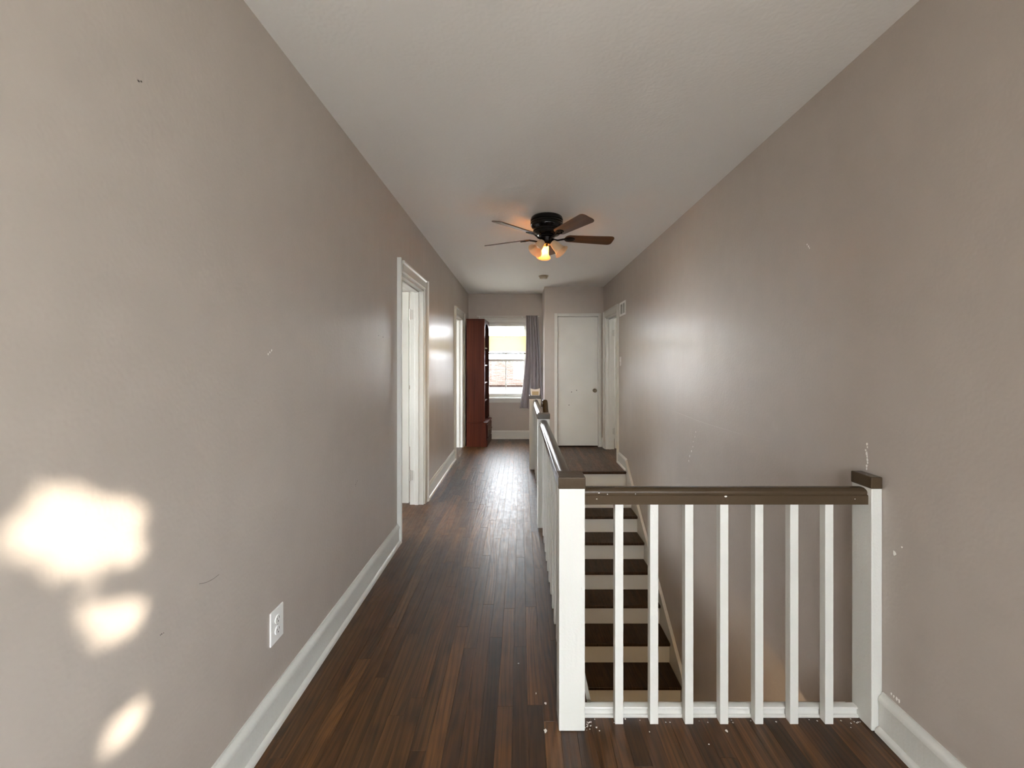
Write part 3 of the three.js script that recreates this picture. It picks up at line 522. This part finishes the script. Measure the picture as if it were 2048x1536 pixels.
// ------------------------------------------------------------------ wall fittings
{
  const t = thing('wall_outlet', 'white double socket plate low on the near left wall', 'outlet', [XL + 0.0003, 0.355, -1.578]);
  const plate = mesh('cover_plate', rb(0, 0.006, -0.060, 0.060, -0.041, 0.041, 0.0025), MAT.plastic, t);
  for (const y of [-0.0195, 0.0195]) {
    const g = new THREE.CylinderGeometry(0.0172, 0.0172, 0.004, 24); g.rotateZ(Math.PI / 2); g.scale(1, 0.9, 1); g.translate(0.0072, y, 0);
    const r = mesh('receptacle', uvMetres(g), MAT.plastic, t);
    mesh('slot', [bx(0.0088, 0.0096, y, y + 0.008, -0.0075, -0.0055), bx(0.0088, 0.0096, y, y + 0.007, 0.0055, 0.0075), bx(0.0088, 0.0096, y - 0.010, y - 0.005, -0.0022, 0.0022)], MAT.slot, r);
  }
  const s = new THREE.CylinderGeometry(0.003, 0.003, 0.002, 10); s.rotateZ(Math.PI / 2); s.translate(0.0065, 0, 0); mesh('screw', uvMetres(s), MAT.steel, plate);
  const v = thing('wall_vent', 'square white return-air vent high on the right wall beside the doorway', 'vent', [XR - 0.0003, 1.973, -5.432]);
  mesh('frame', [rb(-0.010, 0, 0.063, 0.087, -0.152, 0.152, 0.003), rb(-0.010, 0, -0.087, -0.063, -0.152, 0.152, 0.003), rb(-0.010, 0, -0.063, 0.063, -0.152, -0.125, 0.003), rb(-0.010, 0, -0.063, 0.063, 0.125, 0.152, 0.003), bx(-0.006, 0, -0.063, 0.063, -0.004, 0.004)], MAT.plastic, v);
  mesh('shade_backing', bx(-0.002, 0, -0.064, 0.064, -0.126, 0.126), std('vent_shade_grey', { color: lin(0.24, 0.23, 0.21), roughness: 0.8 }), v);  // grey sheet painted as the shade between the vent slats
  for (let i = 0; i < 8; i++) { const g = new THREE.BoxGeometry(0.009, 0.0022, 0.25); g.rotateZ(0.6); g.translate(-0.005, -0.055 + i * 0.0157, 0); mesh('slat', uvMetres(g), MAT.plastic, v); }
  const w = thing('light_switch', 'white light switch plate beside the right doorway casing', 'switch', [XR - 0.0003, 1.315, -5.555]);
  mesh('cover_plate', rb(-0.006, 0, -0.058, 0.058, -0.036, 0.036, 0.002), MAT.plastic, w);
  mesh('toggle', rb(-0.016, -0.004, -0.004, 0.014, -0.005, 0.005, 0.002), MAT.plastic, w);
}
// chips, scratches and scuffs: thin flakes on the walls and the floor
{
  const L = (px, py) => { const d = -XL * F / (1041 - px); return [XL, EYE - (py - 724) * d / F, -d]; };
  const R = (px, py) => { const d = XR * F / (px - 1041); return [XR, EYE - (py - 724) * d / F, -d]; };
  const wallL = scene.getObjectByName('wall_left'), wallR = scene.getObjectByName('wall_right');
  const flake = (parent, name, list, side, mat, rad) => {
    const gs = list.map(([x, y, z, s = 1, asp = 1]) => {
      const n = 9, sh = new THREE.Shape(); for (let i = 0; i < n; i++) { const a = i / n * Math.PI * 2, r = rad * s * rr(0.6, 1.2); const X = Math.cos(a) * r, Y = Math.sin(a) * r * asp; i ? sh.lineTo(X, Y) : sh.moveTo(X, Y); }
      const g = new THREE.ExtrudeGeometry(sh, { depth: 0.0008, bevelEnabled: false }); if (side === 0) g.rotateX(-Math.PI / 2); else g.rotateY(side * Math.PI / 2); g.translate(x + (side ? side * 0.0001 : 0), y, z); return uvMetres(g);
    });
    mesh(name, gs, mat, parent);
  };
  const strip = (f, a, b, n, jitter) => { const out = []; for (let i = 0; i < n; i++) { const t = i / (n - 1); out.push([...f(a[0] + (b[0] - a[0]) * t + rr(-jitter, jitter), a[1] + (b[1] - a[1]) * t), rr(0.6, 1.2), 1.6]); } return out; };
  flake(wallR, 'paint_chip', strip(R, [1733, 888], [1734, 938], 9, 2), -1, MAT.chip, 0.0042);
  flake(wallR, 'paint_chip', strip(R, [1392, 864], [1378, 922], 7, 1), -1, MAT.chip, 0.0050);
  flake(wallR, 'paint_chip', strip(R, [1615, 489], [1620, 496], 3, 1), -1, MAT.chip, 0.0032);
  flake(wallR, 'paint_chip', [[...R(1789, 1107), 1, 1.4], [...R(1804, 1094), 0.5, 1]], -1, MAT.chip, 0.007);
  flake(wallR, 'paint_chip', strip(R, [1785, 1388], [1798, 1402], 4, 2), -1, MAT.chip, 0.0035);
  flake(wallL, 'paint_chip', strip(L, [536, 708], [543, 701], 3, 0), 1, MAT.chip, 0.0028);
  flake(wallL, 'nail_hole', [[...L(277, 162), 1, 0.7], [...L(282, 163), 0.8, 0.8]], 1, MAT.scuff, 0.0032);
  flake(wallL, 'scuff', strip(L, [711, 972], [715, 962], 4, 1), 1, MAT.scuff, 0.0018);
  flake(wallL, 'scuff', [[...L(766, 674), 1, 0.8], [...L(757, 671), 0.6, 1]], 1, MAT.scuff, 0.004);
  flake(wallL, 'scuff', strip(L, [320, 1270], [327, 1266], 3, 1), 1, MAT.scuff, 0.0010);
  const crack = (parent, f, pts, r, mat, name) => { const c = new THREE.CatmullRomCurve3(pts.map(([a, b]) => new THREE.Vector3(...f(a, b)))); mesh(name, uvMetres(new THREE.TubeGeometry(c, 24, r, 5)), mat, parent); };
  crack(wallL, L, [[398, 1168], [412, 1165], [426, 1158], [438, 1149]], 0.0005, MAT.scuff, 'hairline_crack');
  crack(wallR, R, [[1318, 815], [1345, 822], [1372, 832], [1400, 843], [1440, 856], [1482, 868], [1540, 882]], 0.0009, MAT.wall, 'plaster_ridge');
  const FL = (px, py) => { const d = EYE * F / (py - 724); return [(px - 1041) * d / F, 0.0003, -d]; };
  const flecks = [[1091, 1407, 1, 1.3], [1091, 1462, 1.4, 1.7], [1037, 1327, 0.9, 1], [1193, 1455, 0.8, 1], [1199, 1462, 0.5, 1], [1299, 1464, 0.5, 1], [1453, 1462, 0.9, 1.6], [1418, 1489, 0.5, 1], [1072, 1387, 0.4, 3]];
  for (let i = 0; i < 26; i++) flecks.push([rr(1172, 1730), rr(1437, 1447), rr(0.25, 0.7), 1]);
  for (let i = 0; i < 14; i++) flecks.push([rr(1170, 1182), rr(1440, 1462), rr(0.3, 0.7), 1]);
  for (let i = 0; i < 10; i++) flecks.push([rr(1700, 1752), rr(1440, 1468), rr(0.3, 0.6), 1]);
  flake(floor, 'paint_fleck', flecks.map(([a, b, s, q]) => [...FL(a, b), s, q]), 0, MAT.chip, 0.0045);
}

// ------------------------------------------------------------------ outdoors
const lawn = struct('ground', bx(-60, 60, -3.4, -3.2, -80, 60), std('pale_bounce_ground', { color: lin(0.46, 0.43, 0.38), roughness: 0.95 }));  // paleness invented so the ground bounces daylight up to the ceiling
{
  const h = thing('neighbour_house', 'neighbouring white house with red shingled roof seen through the far window', 'house', [-0.6, -3.2, -20]);
  const wall = std('white_siding', { color: lin(0.85, 0.84, 0.82), roughness: 0.8 });
  mesh('wall', bx(-5.5, 5.5, 0, 3.62, -3.8, 3.6), wall, h);
  // roof: two slopes carrying rows of shingles; eave near (z 4), ridge at z -0.1
  const zE = 4.0, yE = 3.60, zR = -0.1, yR = 4.46, slope = Math.atan2(yR - yE, zE - zR), Ls = Math.hypot(yR - yE, zE - zR);
  const deck = new THREE.BoxGeometry(11.6, 0.08, Ls); deck.rotateX(slope); deck.translate(0, (yE + yR) / 2, (zE + zR) / 2);
  const deck2 = deck.clone(); deck2.rotateY(Math.PI); deck2.translate(0, 0, 2 * zR);
  mesh('roof', [uvMetres(deck), uvMetres(deck2)], phys('roof_deck', { color: lin(0.012, 0.008, 0.007), roughness: 0.95, specularIntensity: 0.05 }), h);
  mesh('fascia', bx(-5.8, 5.8, yE - 0.16, yE - 0.02, zE - 0.01, zE + 0.03), std('grey_gutter', { color: lin(0.35, 0.35, 0.36), roughness: 0.6 }), h);
  const tiles = [[], [], []], rows = 26;
  for (let r = 0; r < rows; r++) for (let c = 0; c < 32; c++) {
    const g = new THREE.BoxGeometry(0.165, 0.02, 0.20); g.rotateX(slope - 0.05); const q = (r + 0.5) / rows; g.translate(-2.8 + c * 0.175 + (r % 2) * 0.087, yE + (yR - yE) * q + 0.055 + rr(0, 0.008), zE + (zR - zE) * q);
    tiles[Math.floor(rnd() * 3)].push(uvMetres(g));
  }
  [[0.050, 0.035, 0.029], [0.040, 0.027, 0.022], [0.058, 0.042, 0.035]].forEach((c, i) => { mesh('shingles', tiles[i], phys('shingle_' + i, { color: lin(...c), roughness: 0.95, specularIntensity: 0.05 }), h).userData.kind = 'stuff'; });
}
// tree outside the side window; its gaps let the sun through
{
  const t = thing('garden_tree', 'leafy tree outside the side window throwing broken sunlight on the left wall', 'tree', [2.25, -3.2, 3.4]);
  const bark = std('bark', { color: lin(0.12, 0.09, 0.06), roughness: 0.9 });
  const limb = (pts, r0, r1) => { const c = new THREE.CatmullRomCurve3(pts.map((p) => new THREE.Vector3(...p))); const g = new THREE.TubeGeometry(c, 20, 1, 8); const p = g.attributes.position; for (let i = 0; i <= 20; i++) { const ctr = c.getPointAt(i / 20), r = r0 + (r1 - r0) * i / 20; for (let j = 0; j <= 8; j++) { const k = i * 9 + j; p.setXYZ(k, ctr.x + (p.getX(k) - ctr.x) * r, ctr.y + (p.getY(k) - ctr.y) * r, ctr.z + (p.getZ(k) - ctr.z) * r); } } g.computeVertexNormals(); return uvMetres(g); };
  mesh('trunk', limb([[0, 0, 0], [0.05, 2, 0.02], [-0.05, 4, 0.05], [0.1, 6.4, 0]], 0.16, 0.04), bark, t);
  mesh('branch', limb([[0, 4.0, 0.05], [-0.3, 5.0, -0.3], [-0.5, 5.7, -0.9]], 0.06, 0.012), bark, t);
  mesh('branch', limb([[0, 4.6, 0.05], [-0.1, 5.6, 0.5], [-0.2, 6.2, 1.0]], 0.06, 0.012), bark, t);
  // lit shapes on the left wall as (distance, height)
  const Z = (x, y) => { const px = x / 2.415, py = 900 + y / 2.415, d = -XL * F / (1041 - px); return [d, EYE - (py - 724) * d / F]; };
  const polys = [
    [[20, 410], [180, 200], [260, 185], [400, 220], [660, 265], [690, 520], [600, 545], [520, 520], [400, 570], [280, 625], [215, 555], [170, 500], [60, 500]],
    [[445, 588], [460, 572], [480, 574], [472, 590], [455, 594]],
    [[380, 700], [400, 683], [428, 686], [420, 706], [396, 714]],
    [[405, 785], [550, 750], [690, 740], [685, 840], [600, 900], [480, 935]],
    [[525, 1370], [600, 1270], [680, 1200], [695, 1290], [645, 1375], [540, 1445]]].map((p) => p.map(([a, b]) => Z(a, b)));
  const near = (d, h) => {                                        // signed distance to the lit shapes, negative inside
    let best = 9;
    for (const p of polys) { let inside = false, m = 9; for (let i = 0, j = p.length - 1; i < p.length; j = i++) { const [x1, y1] = p[j], [x2, y2] = p[i]; const q = Math.max(0, Math.min(1, ((d - x1) * (x2 - x1) + (h - y1) * (y2 - y1)) / ((x2 - x1) ** 2 + (y2 - y1) ** 2))); m = Math.min(m, Math.hypot(d - x1 - q * (x2 - x1), h - y1 - q * (y2 - y1))); if ((y2 > h) !== (y1 > h) && d < (x1 - x2) * (h - y2) / (y1 - y2) + x2) inside = !inside; } best = Math.min(best, inside ? -m : m); }
    return best;
  };
  const pos = [], nor = [];
  const leaf = (c, r, q) => {
    const out = [[-1, 0], [-0.45, 0.42], [0.2, 0.48], [1, 0], [0.2, -0.48], [-0.45, -0.42]].map(([a, b]) => new THREE.Vector3(a * r, 0.06 * r * Math.abs(b), b * r).applyQuaternion(q).add(c));
    const n = new THREE.Vector3(0, 1, 0).applyQuaternion(q);
    for (let i = 1; i < 5; i++) for (const v of [out[0], out[i], out[i + 1]]) { pos.push(v.x, v.y, v.z); nor.push(n.x, n.y, n.z); }
  };
  const facing = new THREE.Quaternion(), e = new THREE.Euler(), up = new THREE.Vector3(0, 1, 0), base = new THREE.Quaternion().setFromUnitVectors(up, SUN), o = t.position;
  for (let i = 0; i < 15000; i++) {
    const dW = rr(0.66, 1.6), hW = rr(-0.2, 1.6), X = rr(1.75, 2.35), k = (X - XL) / SUN.x;
    const c = new THREE.Vector3(X, hW + SUN.y * k, -dW + SUN.z * k), r = rr(0.018, 0.034);
    if (near(dW, hW) < r * 0.75) continue;
    e.set(rr(-0.5, 0.5), rr(0, 6.28), rr(-0.5, 0.5)); facing.copy(base).multiply(new THREE.Quaternion().setFromEuler(e));
    leaf(c.sub(o), r, facing);
  }
  const g = new THREE.BufferGeometry(); g.setAttribute('position', new THREE.Float32BufferAttribute(pos, 3)); g.setAttribute('normal', new THREE.Float32BufferAttribute(nor, 3));
  mesh('foliage', uvMetres(g), std('leaf_green', { color: lin(0.10, 0.17, 0.05), roughness: 0.7, side: THREE.DoubleSide }), t).userData.kind = 'stuff';
}
renderer.render(scene, camera);
